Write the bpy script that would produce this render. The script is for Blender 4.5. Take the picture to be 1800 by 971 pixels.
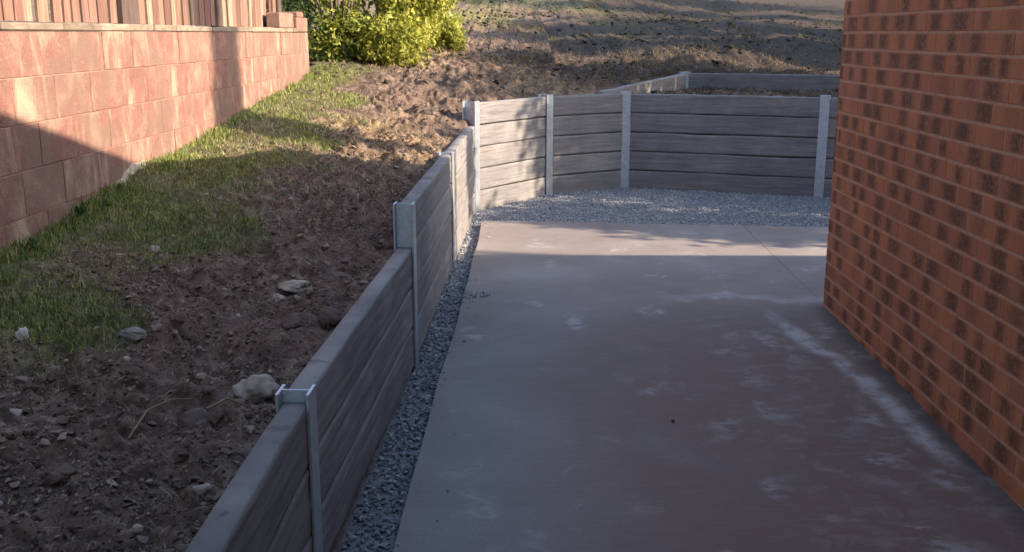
import bpy, bmesh, math, random
import numpy as np
from mathutils import Vector, Matrix
R = math.radians
rng = np.random.default_rng(7)
random.seed(7)
for o in list(bpy.data.objects): bpy.data.objects.remove(o)
sc = bpy.context.scene
C = sc.collection

# ------------------------------------------------------------------ camera, sky, sun, exposure
cam = bpy.data.objects.new('camera', bpy.data.cameras.new('camera')); C.objects.link(cam)
cam.data.sensor_width = 36.0; cam.data.lens = 36.0
cam.data.clip_start = 0.05; cam.data.clip_end = 600
cam.location = (0, 0, 0)                       # eye height: about 1.55 m above the slab
cam.rotation_euler = (R(90 - 13.30), 0, R(0.62))
sc.camera = cam
SUN_TO = Vector((1.0, -0.214, 0.517)).normalized()
SUN_EL = math.asin(SUN_TO.z); SUN_AZ = math.atan2(SUN_TO.x, SUN_TO.y)
w = bpy.data.worlds.new('World'); sc.world = w; w.use_nodes = True
nt = w.node_tree; bg = nt.nodes['Background']
sky = nt.nodes.new('ShaderNodeTexSky'); sky.sky_type = 'NISHITA'; sky.sun_disc = False
sky.sun_elevation = SUN_EL; sky.sun_rotation = SUN_AZ; sky.ozone_density = 0.7; sky.dust_density = 1.6
nt.links.new(sky.outputs[0], bg.inputs[0]); bg.inputs[1].default_value = 0.15
sl = bpy.data.lights.new('sun', 'SUN'); sl.energy = 3.8; sl.angle = R(0.55); sl.color = (1.0, 0.80, 0.60)
so = bpy.data.objects.new('sun', sl); C.objects.link(so); so.location = (20, -5, 12)
so.rotation_euler = (-SUN_TO).to_track_quat('-Z', 'Y').to_euler()
sc.view_settings.view_transform = 'Standard'; sc.view_settings.look = 'None'
sc.view_settings.exposure = 1.85; sc.view_settings.gamma = 1.0

# ------------------------------------------------------------------ helpers
def hash2(ix, iy, s):
    n = (ix.astype(np.int64) * 374761393 + iy.astype(np.int64) * 668265263 + s * 974711) & 0x7fffffff
    n = ((n ^ (n >> 13)) * 1274126177) & 0x7fffffff
    n = (n ^ (n >> 16)) & 0xffff
    return n / 65535.0
def vnoise(x, y, s=0):
    x = np.asarray(x, float); y = np.asarray(y, float)
    ix = np.floor(x); iy = np.floor(y); fx = x - ix; fy = y - iy
    fx = fx * fx * (3 - 2 * fx); fy = fy * fy * (3 - 2 * fy)
    a = hash2(ix, iy, s); b = hash2(ix + 1, iy, s); c = hash2(ix, iy + 1, s); d = hash2(ix + 1, iy + 1, s)
    return (a + (b - a) * fx) * (1 - fy) + (c + (d - c) * fx) * fy
def fbm(x, y, o=4, s=0, g=.5, rot=True):
    t = 0; a = 1; n = 0; x = np.asarray(x, float); y = np.asarray(y, float)
    for k in range(o):
        if rot: x, y = x * .788 - y * .616, x * .616 + y * .788
        t = t + a * vnoise(x * 2 ** k + 17.3 * k, y * 2 ** k - 9.1 * k, s + k); n += a; a *= g
    return t / n
def sstep(a, b, x):
    t = np.clip((x - a) / (b - a), 0, 1); return t * t * (3 - 2 * t)

def mesh_np(name, V, F, mat=None, parent=None, smooth=False, attrs=None):
    """V (n,3); F list of (m,k) arrays -> one mesh object"""
    me = bpy.data.meshes.new(name)
    V = np.asarray(V, np.float32)
    if not isinstance(F, (list, tuple)): F = [F]
    F = [np.asarray(f, np.int32) for f in F if len(f)]
    me.vertices.add(len(V)); me.vertices.foreach_set('co', V.ravel())
    nl = sum(f.size for f in F); npol = sum(len(f) for f in F)
    me.loops.add(nl); me.polygons.add(npol)
    me.loops.foreach_set('vertex_index', np.concatenate([f.ravel() for f in F]))
    st = []; off = 0
    for f in F:
        st.append(off + np.arange(len(f)) * f.shape[1]); off += f.size
    me.polygons.foreach_set('loop_start', np.concatenate(st).astype(np.int32))
    me.update(calc_edges=True); me.validate()
    me.polygons.foreach_set('use_smooth', np.full(len(me.polygons), bool(smooth)))
    for k, v in (attrs or {}).items():
        a = me.attributes.new(k, 'FLOAT_COLOR', 'POINT'); a.data.foreach_set('color', np.asarray(v, np.float32).ravel())
    if mat: me.materials.append(mat)
    o = bpy.data.objects.new(name, me); C.objects.link(o)
    if parent: o.parent = parent
    return o
def bm_obj(name, bm, mat=None, parent=None, smooth=False):
    me = bpy.data.meshes.new(name); bm.normal_update(); bm.to_mesh(me); bm.free()
    if smooth:
        for p in me.polygons: p.use_smooth = True
    if mat: me.materials.append(mat)
    o = bpy.data.objects.new(name, me); C.objects.link(o)
    if parent: o.parent = parent
    return o
def tag(o, label=None, cat=None, group=None, kind=None):
    if label: o['label'] = label
    if cat: o['category'] = cat
    if group: o['group'] = group
    if kind: o['kind'] = kind
    return o
def thing(name, label, cat, loc=(0, 0, 0), rz=0, group=None):
    o = bpy.data.objects.new(name, None); C.objects.link(o); o.empty_display_size = .1
    o.location = loc; o.rotation_euler = (0, 0, rz)
    return tag(o, label, cat, group)
def add_box(bm, x0, x1, y0, y1, z0, z1, bev=0):
    r = bmesh.ops.create_cube(bm, size=1.0)
    vs = r['verts']
    for v in vs:
        v.co = Vector((x0 + (v.co.x + .5) * (x1 - x0), y0 + (v.co.y + .5) * (y1 - y0), z0 + (v.co.z + .5) * (z1 - z0)))
    if bev:
        es = list({e for v in vs for e in v.link_edges})
        bmesh.ops.bevel(bm, geom=es, offset=bev, segments=1, affect='EDGES', profile=.5)
def tube_np(pts, rad, n=8):
    pts = np.asarray(pts, float); m = len(pts); V = []
    for i in range(m):
        d = pts[min(i + 1, m - 1)] - pts[max(i - 1, 0)]; d /= np.linalg.norm(d) + 1e-9
        a = np.cross(d, [0.31, .2, .93] if abs(d[2]) < .9 else [1, .1, 0]); a /= np.linalg.norm(a); b = np.cross(d, a)
        for k in range(n):
            t = 2 * math.pi * k / n
            V.append(pts[i] + rad[i] * (math.cos(t) * a + math.sin(t) * b))
    F = [[i * n + k, i * n + (k + 1) % n, (i + 1) * n + (k + 1) % n, (i + 1) * n + k] for i in range(m - 1) for k in range(n)]
    return np.array(V), np.array(F)

# node helper
class NT:
    def __init__(s, name, rough=.9, spec=.3):
        s.m = bpy.data.materials.new(name); s.m.use_nodes = True; s.t = s.m.node_tree
        s.b = s.t.nodes['Principled BSDF']; s.b.inputs['Roughness'].default_value = rough
        s.b.inputs['Specular IOR Level'].default_value = spec
    def n(s, typ, **kw):
        o = s.t.nodes.new(typ)
        ins = kw.pop('ins', {})
        for k, v in kw.items(): setattr(o, k, v)
        for k, v in ins.items(): s.set(o.inputs[k], v)
        return o
    def set(s, sock, v):
        if isinstance(v, bpy.types.NodeSocket): s.t.links.new(v, sock)
        else:
            if hasattr(sock.default_value, '__len__') and len(sock.default_value) == 4 and len(v) == 3: v = (*v, 1)
            sock.default_value = v
    def obj(s): return s.n('ShaderNodeTexCoord').outputs['Object']
    def geo(s, k='Position'): return s.n('ShaderNodeNewGeometry').outputs[k]
    def mapp(s, v, scale=(1, 1, 1), loc=(0, 0, 0)):
        return s.n('ShaderNodeMapping', ins={'Vector': v, 'Scale': scale, 'Location': loc}).outputs[0]
    def noise(s, v, sc=5, det=4, rough=.55, dist=0, out=0):
        return s.n('ShaderNodeTexNoise', ins={'Vector': v, 'Scale': sc, 'Detail': det, 'Roughness': rough, 'Distortion': dist}).outputs[out]
    def ramp(s, f, *stops, interp='LINEAR'):
        r = s.n('ShaderNodeValToRGB', ins={0: f}); e = r.color_ramp.elements; r.color_ramp.interpolation = interp
        while len(e) < len(stops): e.new(.5)
        for i, (p, c) in enumerate(stops):
            e[i].position = p
            if not hasattr(c, '__len__'): c = (c, c, c)
            e[i].color = (*c, 1)
        return r.outputs[0]
    def mix(s, f, a, b, mode='MIX'):
        o = s.n('ShaderNodeMix', data_type='RGBA', blend_type=mode)
        s.set(o.inputs[0], f); s.set(o.inputs[6], a); s.set(o.inputs[7], b); return o.outputs[2]
    def math(s, op, a, b=0, c=0):
        o = s.n('ShaderNodeMath', operation=op); s.set(o.inputs[0], a); s.set(o.inputs[1], b); s.set(o.inputs[2], c); return o.outputs[0]
    def mr(s, v, a, b, c=0, d=1, smooth=True):
        o = s.n('ShaderNodeMapRange', ins={0: v, 1: a, 2: b, 3: c, 4: d})
        if smooth: o.interpolation_type = 'SMOOTHSTEP'
        return o.outputs[0]
    def xyz(s, v): return s.n('ShaderNodeSeparateXYZ', ins={0: v}).outputs
    def bump(s, h, st=.5, d=.01):
        o = s.n('ShaderNodeBump', ins={'Height': h, 'Strength': st, 'Distance': d}); s.t.links.new(o.outputs[0], s.b.inputs['Normal'])
    def col(s, c): s.set(s.b.inputs['Base Color'], c); return s
    def attr(s, n): return s.n('ShaderNodeAttribute', attribute_name=n).outputs['Color']

# ------------------------------------------------------------------ materials
def m_ground():
    t = NT('soil_ground', .95, .15); P = t.geo()
    a = t.xyz(t.attr('cover'))
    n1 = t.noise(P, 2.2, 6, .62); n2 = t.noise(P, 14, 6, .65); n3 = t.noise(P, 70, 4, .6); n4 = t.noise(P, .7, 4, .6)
    soil = t.ramp(n2, (.30, (.026, .018, .013)), (.47, (.085, .060, .046)), (.60, (.155, .114, .09)), (.74, (.27, .21, .17)))
    px, py, _z = t.xyz(P); wob = t.math('MULTIPLY', t.math('SUBTRACT', n4, .5), 3.0); hill_shade = t.math('MULTIPLY', t.mr(t.math('ADD', py, wob), 10.4, 13.2, 0, .86), t.mr(t.math('ADD', px, wob), -1.0, .7)); hill_shade = t.math('MULTIPLY', hill_shade, t.math('SUBTRACT', 1.0, t.math('MULTIPLY', t.mr(t.math('ADD', py, wob), 19.5, 22.5), t.mr(px, 2.2, -.2))))  # mask that paints the hill's tree shade into the soil colour
    soil = t.mix(t.mr(n1, .4, .65), soil, t.mix(.5, soil, (.15, .10, .078)))
    soil = t.mix(t.mr(n3, .6, .72, 0, .6), soil, (.27, .22, .18)); soil = t.mix(t.mr(n3, .42, .3, 0, .6), soil, (.03, .021, .018))
    straw = t.ramp(n2, (.3, (.075, .048, .03)), (.5, (.20, .14, .085)), (.7, (.34, .26, .165)))
    c = t.mix(t.math('MULTIPLY', a[2], t.mr(t.math('ADD', n1, t.math('MULTIPLY', n3, .5)), .55, .85)), soil, straw)
    c = t.mix(t.math('MULTIPLY', hill_shade, t.mr(n2, .68, .52, .55, 1)), c, (.036, .025, .018))  # soil darkened where the slope lies in shade
    gr = t.ramp(n2, (.3, (.035, .045, .015)), (.55, (.075, .10, .028)), (.75, (.15, .16, .055)))
    gr = t.mix(t.mr(py, 15, 21), gr, t.ramp(n2, (.3, (.10, .10, .03)), (.7, (.30, .27, .09))))
    c = t.mix(t.math('MULTIPLY', a[0], t.mr(n2, .3, .6, .5, 1)), c, gr)
    gv = t.ramp(n3, (.3, (.13, .13, .14)), (.55, (.22, .225, .235)), (.75, (.32, .32, .33)))
    c = t.mix(a[1], c, gv)
    t.col(c); t.bump(t.math('ADD', n2, t.math('MULTIPLY', n3, .35)), .9, .02)
    return t.m
def m_sleeper():
    t = NT('woodgrain_concrete', .86, .25)
    oi = t.n('ShaderNodeObjectInfo').outputs['Random']
    P = t.n('ShaderNodeVectorMath', operation='ADD', ins={0: t.obj(), 1: t.n('ShaderNodeCombineXYZ', ins={0: t.math('MULTIPLY', oi, 37.0), 1: t.math('MULTIPLY', oi, 5.0), 2: t.math('MULTIPLY', oi, 11.0)}).outputs[0]}).outputs[0]
    g = t.noise(t.mapp(P, (1.6, 1, 42)), 2.2, 5, .6, .6)
    g2 = t.noise(t.mapp(P, (3, 3, 90)), 3, 3, .6, .3)
    b = t.noise(P, 2.6, 5, .6); f = t.noise(P, 160, 2, .5)
    c = t.ramp(g, (.28, (.10, .096, .100)), (.45, (.16, .154, .158)), (.6, (.21, .202, .204)), (.75, (.265, .255, .252)))
    c = t.mix(t.mr(b, .42, .7, 0, .45), c, (.36, .345, .325))
    c = t.mix(t.mr(oi, 0, 1, 0, .5, False), c, (.125, .112, .112))
    c = t.mix(t.mr(g2, .58, .70, 0, .75), c, (.075, .07, .072))
    c = t.mix(t.mr(f, .4, .7, 0, .25), c, (.2, .19, .18))
    t.col(c); t.bump(t.math('ADD', g, t.math('MULTIPLY', g2, .6)), .4, .005)
    return t.m
def m_galv():
    t = NT('galvanised_steel', .5, .5); P = t.obj()
    n = t.noise(P, 22, 4, .6); v = t.n('ShaderNodeTexVoronoi', ins={'Vector': P, 'Scale': 90}).outputs['Color']
    c = t.ramp(n, (.3, (.36, .415, .485)), (.7, (.49, .55, .63)))
    c = t.mix(.12, c, v); c = t.mix(t.mr(t.noise(P, 6, 5, .7), .55, .75, 0, .4), c, (.58, .60, .61))
    t.col(c); t.b.inputs['Metallic'].default_value = .7; t.b.inputs['Roughness'].default_value = .45; return t.m
def m_slab():
    t = NT('broomed_concrete', .8, .3); P = t.geo(); x, y, z = t.xyz(P)
    br = t.noise(t.mapp(P, (1.2, 42, 1)), 6, 4, .6, .4)
    big = t.noise(P, 1.1, 5, .6, .4); mid = t.noise(P, 4.5, 6, .65, 1.2); fine = t.noise(P, 240, 2, .5)
    c = t.ramp(big, (.3, (.175, .140, .124)), (.5, (.218, .184, .168)), (.7, (.28, .246, .228)))
    # warm bounce off the brick wall, painted into the slab colour
    brick_bounce = t.math('MULTIPLY', t.mr(x, -.35, .7), t.mr(t.noise(P, 1.7, 4, .55, .6, ),   .22, .52, .45, 1))
    brick_bounce = t.math('MULTIPLY', brick_bounce, t.mr(y, 7.0, 4.8))
    c = t.mix(t.math('MULTIPLY', brick_bounce, .9), c, (.195, .110, .084))
    c = t.mix(t.mr(br, .45, .72, 0, .2), c, (.36, .325, .30))
    # dried smears and scuffed shoe prints
    vo = t.n('ShaderNodeTexVoronoi', ins={'Vector': t.n('ShaderNodeVectorMath', operation='ADD', ins={0: t.mapp(P, (2.1, 1.5, 0)), 1: t.n('ShaderNodeVectorMath', operation='SCALE', ins={0: t.noise(P, 3.0, 3, .6, 0, 1), 'Scale': .75}).outputs[0]}).outputs[0], 'Scale': 1.5, 'Randomness': 1.0})
    sw = t.noise(t.mapp(P, (1, 1.6, 1)), 7, 6, .68, .7)
    pr = t.math('MULTIPLY', t.mr(vo.outputs['Distance'], .34, .12), t.mr(sw, .42, .62))
    c = t.mix(t.math('MULTIPLY', pr, .62), c, (.44, .40, .385))
    c = t.mix(t.mr(mid, .6, .78, 0, .3), c, (.42, .40, .385))
    # pale salts left by water running along the foot of the house wall
    dx = t.math('ABSOLUTE', t.math('SUBTRACT', x, t.math('ADD', t.math('ADD', t.mr(y, 5.8, 4.55, 1.38, 1.61, False), t.mr(y, 4.55, 3.6, 0, .07, False)), t.math('MULTIPLY', t.math('SUBTRACT', t.noise(P, 2.4, 4, .6), .5), .16))))
    st = t.math('MULTIPLY', t.mr(dx, .085, .01), t.math('MULTIPLY', t.mr(y, 5.9, 5.2), t.mr(y, 3.6, 3.75)))
    st2 = t.math('MULTIPLY', t.mr(x, .75, 1.25), t.math('MULTIPLY', t.mr(sw, .45, .65), t.mr(y, 6.0, 5.3)))
    c = t.mix(t.math('MULTIPLY', t.math('MAXIMUM', st, t.math('MULTIPLY', st2, .28)), t.mr(t.noise(P, 6, 5, .7), .36, .6, .12, .85)), c, (.52, .485, .46))
    # pale line of dried fines along the change of grade
    gl = t.math('ABSOLUTE', t.math('SUBTRACT', y, t.math('ADD', 5.93, t.math('MULTIPLY', t.math('SUBTRACT', t.noise(P, 1.9, 5, .65), .5), .6))))
    c = t.mix(t.math('MULTIPLY', t.mr(gl, .13, .0), t.math('MULTIPLY', t.mr(x, .3, 1.5), t.mr(br, .35, .6, .15, .5))), c, (.46, .44, .425))
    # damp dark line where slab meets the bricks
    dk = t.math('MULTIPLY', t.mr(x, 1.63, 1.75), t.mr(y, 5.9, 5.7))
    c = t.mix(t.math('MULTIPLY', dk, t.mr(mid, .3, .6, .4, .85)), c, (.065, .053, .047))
    c = t.mix(t.mr(fine, .42, .66, 0, .4), c, (.11, .10, .095)); c = t.mix(t.mr(t.noise(P, 38, 5, .7), .56, .72, 0, .28), c, (.12, .10, .092)); c = t.mix(t.mr(t.noise(P, 2.6, 5, .7, .3), .55, .7, 0, .35), c, (.14, .115, .105))
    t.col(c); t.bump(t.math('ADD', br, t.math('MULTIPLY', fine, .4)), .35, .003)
    return t.m
def m_brick():
    t = NT('flashed_clay_brick', .88, .25)
    uv = t.n('ShaderNodeUVMap', uv_map='UVMap').outputs[0]; u, v, _ = t.xyz(uv)
    rnd = t.geo('Random Per Island'); P = t.obj()
    r2 = t.math('FRACT', t.math('MULTIPLY', rnd, 17.31)); r3 = t.math('FRACT', t.math('MULTIPLY', rnd, 71.77))
    n = t.noise(P, 26, 5, .65); st = t.noise(t.mapp(P, (260, 260, 16)), 1, 3, .6); f = t.noise(P, 190, 3, .6)
    c = t.ramp(rnd, (0, (.31, .118, .062)), (.35, (.39, .142, .068)), (.7, (.44, .165, .075)), (1, (.33, .125, .07)))
    c = t.mix(t.mr(n, .4, .7, 0, .35), c, (.30, .12, .08))
    c = t.mix(t.mr(st, .5, .68, 0, .55), c, (.52, .20, .09)); c = t.mix(t.mr(st, .46, .32, 0, .5), c, (.24, .085, .05))
    cen = t.math('ADD', .5, t.math('MULTIPLY', t.math('SUBTRACT', r2, .5), .55))
    du = t.math('ABSOLUTE', t.math('SUBTRACT', u, t.math('ADD', cen, t.math('MULTIPLY', t.math('SUBTRACT', n, .5), .28))))
    wid = t.math('ADD', .20, t.math('MULTIPLY', r3, .22))
    sp = t.mr(t.math('DIVIDE', du, wid), 1.35, .15)
    sp = t.math('MULTIPLY', sp, t.mr(v, -.05, .16)); sp = t.math('MULTIPLY', sp, t.mr(v, 1.05, .84))
    sp = t.math('MULTIPLY', sp, t.mr(t.math('ADD', t.noise(P, 42, 5, .75, .8), t.math('MULTIPLY', f, .5)), .52, .84, .15, 1.1))
    sp = t.math('MULTIPLY', sp, t.mr(t.math('FRACT', t.math('MULTIPLY', rnd, 7.93)), .0, .35, .3, 1))
    c = t.mix(sp, c, (.11, .053, .035))
    c = t.mix(t.mr(f, .62, .75, 0, .3), c, (.14, .06, .04))
    t.col(c); t.bump(t.math('ADD', st, t.math('MULTIPLY', f, .6)), .5, .004)
    return t.m
def m_mortar():
    t = NT('tan_mortar', .95, .1); P = t.obj()
    c = t.ramp(t.noise(P, 30, 5, .65), (.3, (.33, .185, .125)), (.7, (.49, .30, .21)))
    t.col(c); t.bump(t.noise(P, 120, 3), .5, .004); return t.m
def m_block():
    t = NT('weathered_red_block', .9, .2); P = t.obj(); x, y, z = t.xyz(P)
    rnd = t.geo('Random Per Island')
    P = t.n('ShaderNodeVectorMath', operation='ADD', ins={0: P, 1: t.n('ShaderNodeCombineXYZ', ins={1: t.math('MULTIPLY', rnd, 23.0), 2: t.math('MULTIPLY', rnd, 3.0)}).outputs[0]}).outputs[0]
    st = t.noise(t.mapp(P, (5, 5, 1.7)), 1, 6, .7, .8)
    st2 = t.noise(t.mapp(P, (3.4, 3.4, 3.0), (3, 3, 1)), 1, 5, .65, 1.0); n = t.noise(P, 9, 6, .7); f = t.noise(P, 110, 3, .6)
    c = t.ramp(n, (.25, (.135, .067, .055)), (.5, (.20, .092, .074)), (.75, (.24, .125, .10)))
    c = t.mix(t.mr(rnd, 0, 1, 0, .4, False), c, (.20, .11, .088))
    c = t.mix(t.mr(st2, .45, .68, 0, .75), c, (.285, .195, .145))
    c = t.mix(t.mr(st, .50, .70, 0, .85), c, (.38, .29, .21))
    c = t.mix(t.mr(st, .47, .30, 0, .85), c, (.165, .115, .092))
    c = t.mix(t.mr(t.noise(P, 22, 4, .7, 2.0), .58, .66, 0, .4), c, (.42, .33, .25))
    c = t.mix(t.mr(t.noise(t.geo(), 2.2, 6, .7), .44, .62, 0, .75), c, (.165, .115, .092))
    # lime bloom above the footing and at the free end
    c = t.mix(t.math('MULTIPLY', t.mr(y, 8.3, 10.3), t.math('MULTIPLY', t.mr(z, -.1, -.42), t.mr(n, .3, .6))), c, (.50, .40, .26))
    c = t.mix(t.mr(f, .6, .75, 0, .3), c, (.25, .12, .10))
    t.col(c); t.bump(t.math('ADD', n, t.math('MULTIPLY', f, .7)), .8, .008); return t.m
def m_simple(name, c0, c1, sc=12, rough=.9, stretch=(1, 1, 1), bump=.4, isl=0, spots=None):
    t = NT(name, rough, .2); P = t.obj(); n = t.noise(t.mapp(P, stretch), sc, 6, .65, .3)
    c = t.ramp(n, (.3, c0), (.7, c1))
    if isl:
        r = t.geo('Random Per Island'); c = t.mix(t.mr(r, 0, 1, 0, isl, False), c, tuple(.45 * k for k in c0))
    if spots: c = t.mix(t.mr(t.noise(P, sc * 3, 4, .7), .58, .7, 0, .6), c, spots)
    t.col(c); t.bump(n, bump, .006); return t.m
def m_paling():
    t = NT('weathered_paling', .92, .15); P = t.obj()
    oi = t.n('ShaderNodeObjectInfo').outputs['Random']; r2 = t.math('FRACT', t.math('MULTIPLY', oi, 13.7))
    P2 = t.n('ShaderNodeVectorMath', operation='ADD', ins={0: P, 1: t.n('ShaderNodeCombineXYZ', ins={1: t.math('MULTIPLY', oi, 31.0)}).outputs[0]}).outputs[0]
    g = t.noise(t.mapp(P2, (40, 40, 2.5)), 1, 5, .6, .4)
    c = t.ramp(oi, (0, (.12, .065, .052)), (.3, (.24, .14, .112)), (.55, (.16, .105, .078)), (.8, (.31, .23, .165)), (1, (.20, .105, .085)))
    c = t.mix(t.mr(g, .35, .65, .6, 0), c, (.12, .07, .055))
    c = t.mix(t.mr(g, .58, .75, 0, .6), c, (.48, .38, .28))
    t.col(c); t.bump(g, .5, .004); return t.m
def m_leaf(name, c0, c1, c2, trans=.35):
    t = NT(name, .6, .3); r = t.geo('Random Per Island'); P = t.obj()
    c = t.ramp(r, (0, c0), (.5, c1), (1, c2))
    c = t.mix(t.mr(t.noise(P, 3.2, 3), .38, .62, 0, .5), c, c0)
    t.col(c)
    tr = t.n('ShaderNodeBsdfTranslucent', ins={'Color': c}); ms = t.n('ShaderNodeMixShader', ins={0: trans})
    out = t.t.nodes['Material Output']
    t.t.links.new(t.b.outputs[0], ms.inputs[1]); t.t.links.new(tr.outputs[0], ms.inputs[2]); t.t.links.new(ms.outputs[0], out.inputs['Surface'])
    return t.m
def m_isl(name, *cols, rough=.9, trans=0):
    t = NT(name, rough, .2); r = t.geo('Random Per Island'); k = len(cols) - 1
    c = t.ramp(r, *[(i / k, q) for i, q in enumerate(cols)])
    n = t.noise(t.geo(), 130, 3, .6); c = t.mix(t.mr(n, .4, .7, 0, .35), c, tuple(.55 * q for q in cols[0]))
    t.col(c); return t.m

M = dict(ground=m_ground(), sleeper=m_sleeper(), galv=m_galv(), slab=m_slab(), brick=m_brick(), mortar=m_mortar(), block=m_block(), paling=m_paling())
M['capping'] = m_simple('grey_capping', (.15, .12, .095), (.36, .29, .22), 9, .9, (1, 1, 3), .5, .5)
M['post_wood'] = m_simple('dark_timber', (.05, .035, .03), (.13, .095, .08), 5, .9, (9, 9, 1))
M['roof'] = m_simple('roof_tile', (.10, .05, .035), (.20, .09, .06), 8)
M['render'] = m_simple('house_core', (.25, .11, .07), (.34, .15, .09), 8)
M['bark'] = m_simple('tree_bark', (.07, .055, .045), (.19, .16, .13), 7, .95, (3, 3, .6), .9)
M['gum'] = m_simple('pale_gum_bark', (.2, .17, .14), (.42, .38, .33), 4, .9, (2, 2, .5), .5)
M['leaf_dark'] = m_leaf('dark_leaf', (.018, .032, .010), (.035, .06, .016), (.07, .10, .025))
M['leaf_yel'] = m_leaf('yellow_green_leaf', (.14, .17, .025), (.42, .43, .07), (.70, .66, .17), .45)
M['leaf_grn'] = m_leaf('green_leaf', (.08, .12, .025), (.24, .28, .05), (.50, .48, .10), .4)
M['weed'] = m_leaf('weed_leaf', (.02, .05, .015), (.04, .09, .025), (.08, .14, .045), .3)
M['grass'] = m_isl('grass_blades', (.04, .07, .018), (.085, .145, .03), (.15, .215, .045), (.28, .30, .08), (.46, .38, .20), rough=.7)
M['straw'] = m_isl('dry_straw', (.055, .035, .025), (.12, .08, .055), (.21, .15, .10), (.32, .25, .17), (.42, .36, .27))
M['hillclod'] = m_isl('hill_clods', (.020, .016, .013), (.035, .027, .022), (.055, .042, .033), (.11, .085, .062))
M['tuft'] = m_isl('hill_grass', (.04, .03, .02), (.08, .06, .037), (.08, .09, .03), (.17, .14, .08), (.10, .11, .04))
M['clod'] = m_isl('soil_clods', (.05, .034, .026), (.095, .068, .053), (.14, .104, .083), (.27, .215, .175), (.10, .072, .055))
M['gravel'] = m_isl('blue_grey_gravel', (.14, .15, .17), (.20, .215, .245), (.26, .275, .305), (.32, .335, .36), (.44, .44, .45))
M['stone'] = m_simple('pale_stone', (.22, .18, .145), (.44, .385, .33), 9, .9, (1, 1, 2), .8, 0, (.14, .11, .09))
M['stone_grey'] = m_simple('grey_stone', (.13, .115, .105), (.30, .275, .255), 9, .9, (1, 1, 2), .8, 0, (.08, .065, .055))
M['clay'] = m_simple('clay_lump', (.075, .055, .045), (.16, .12, .10), 10, .95, (1, 1, 1), .9, 0, (.04, .03, .026))
M['white'] = m_simple('chalky_white', (.5, .48, .46), (.72, .70, .68), 14, .9)

# ------------------------------------------------------------------ plan of the yard (metres, eye of the camera at the origin)
SIDE = [(-.655, -1.60), (-.655, .62), (-.652, 2.78), (-.572, 4.87), (-.53, 7.05)]
CORNER = (-.472, 9.32)
ENDP = [(.225, 10.36), (1.075, 10.90), (2.97, 10.23), (4.86, 9.56)]
COURT = [(-.655, -6)] + SIDE + [CORNER] + ENDP + [(7.5, 8.63), (7.5, -6)]
UP = [(.80, 10.97), (2.03, 13.15), (3.95, 12.47), (5.85, 11.80)]
TERR = UP + [(7.6, 11.2), (7.6, 8.55)] + ENDP[::-1][0:3] + [(.66, 10.66)]
XB = 1.757; YB = 5.81                                     # house wall plane and its far corner
def poly_sd(px, py, poly):
    """signed distance, negative inside"""
    px = np.asarray(px, float); py = np.asarray(py, float)
    d = np.full(px.shape, 1e9); ins = np.zeros(px.shape, bool); n = len(poly)
    for i in range(n):
        ax, ay = poly[i]; bx, by = poly[(i + 1) % n]
        ex, ey = bx - ax, by - ay
        t = np.clip(((px - ax) * ex + (py - ay) * ey) / (ex * ex + ey * ey + 1e-12), 0, 1)
        d = np.minimum(d, np.hypot(px - ax - t * ex, py - ay - t * ey))
        c = ((ay > py) != (by > py)); 
        with np.errstate(divide='ignore', invalid='ignore'):
            xi = ax + (py - ay) / (by - ay if by != ay else 1e-12) * ex
        ins ^= c & (px < xi)
    return np.where(ins, -d, d)
def zslab(Y): return -1.545 + .033 * np.minimum(0, np.asarray(Y, float) - 5.85)
def z_upper(X, Y):
    X = np.asarray(X, float); Y = np.asarray(Y, float)
    zb = -.88 + .0755 * (Y - 4.2)
    zw = np.interp(Y, [-6, 1, 2, 4.8, 5.2, 7, 9, 9.6, 10.4, 12.0], [-1.2, -1.12, -1.075, -1.03, -.975, -.865, -.80, -.735, -.67, -.52])
    xw = np.interp(Y, [2.8, 4.87, 7.05, 9.3], [-.69, -.61, -.57, -.51])
    t = np.clip((X + 2.18) / (xw + 2.18), 0, 1)
    zl = zb * (1 - t) + zw * t
    hill = -.395 - .062 * (np.clip(X, -4, 9) + 2.15) + .078 * (np.clip(Y, -5, 70) - 10.6) + .0006 * np.clip(Y - 22, 0, 40) ** 2
    k = sstep(9.4, 11.8, Y + .35 * (X + 1))
    z = zl * (1 - k) + hill * k
    return z
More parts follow.
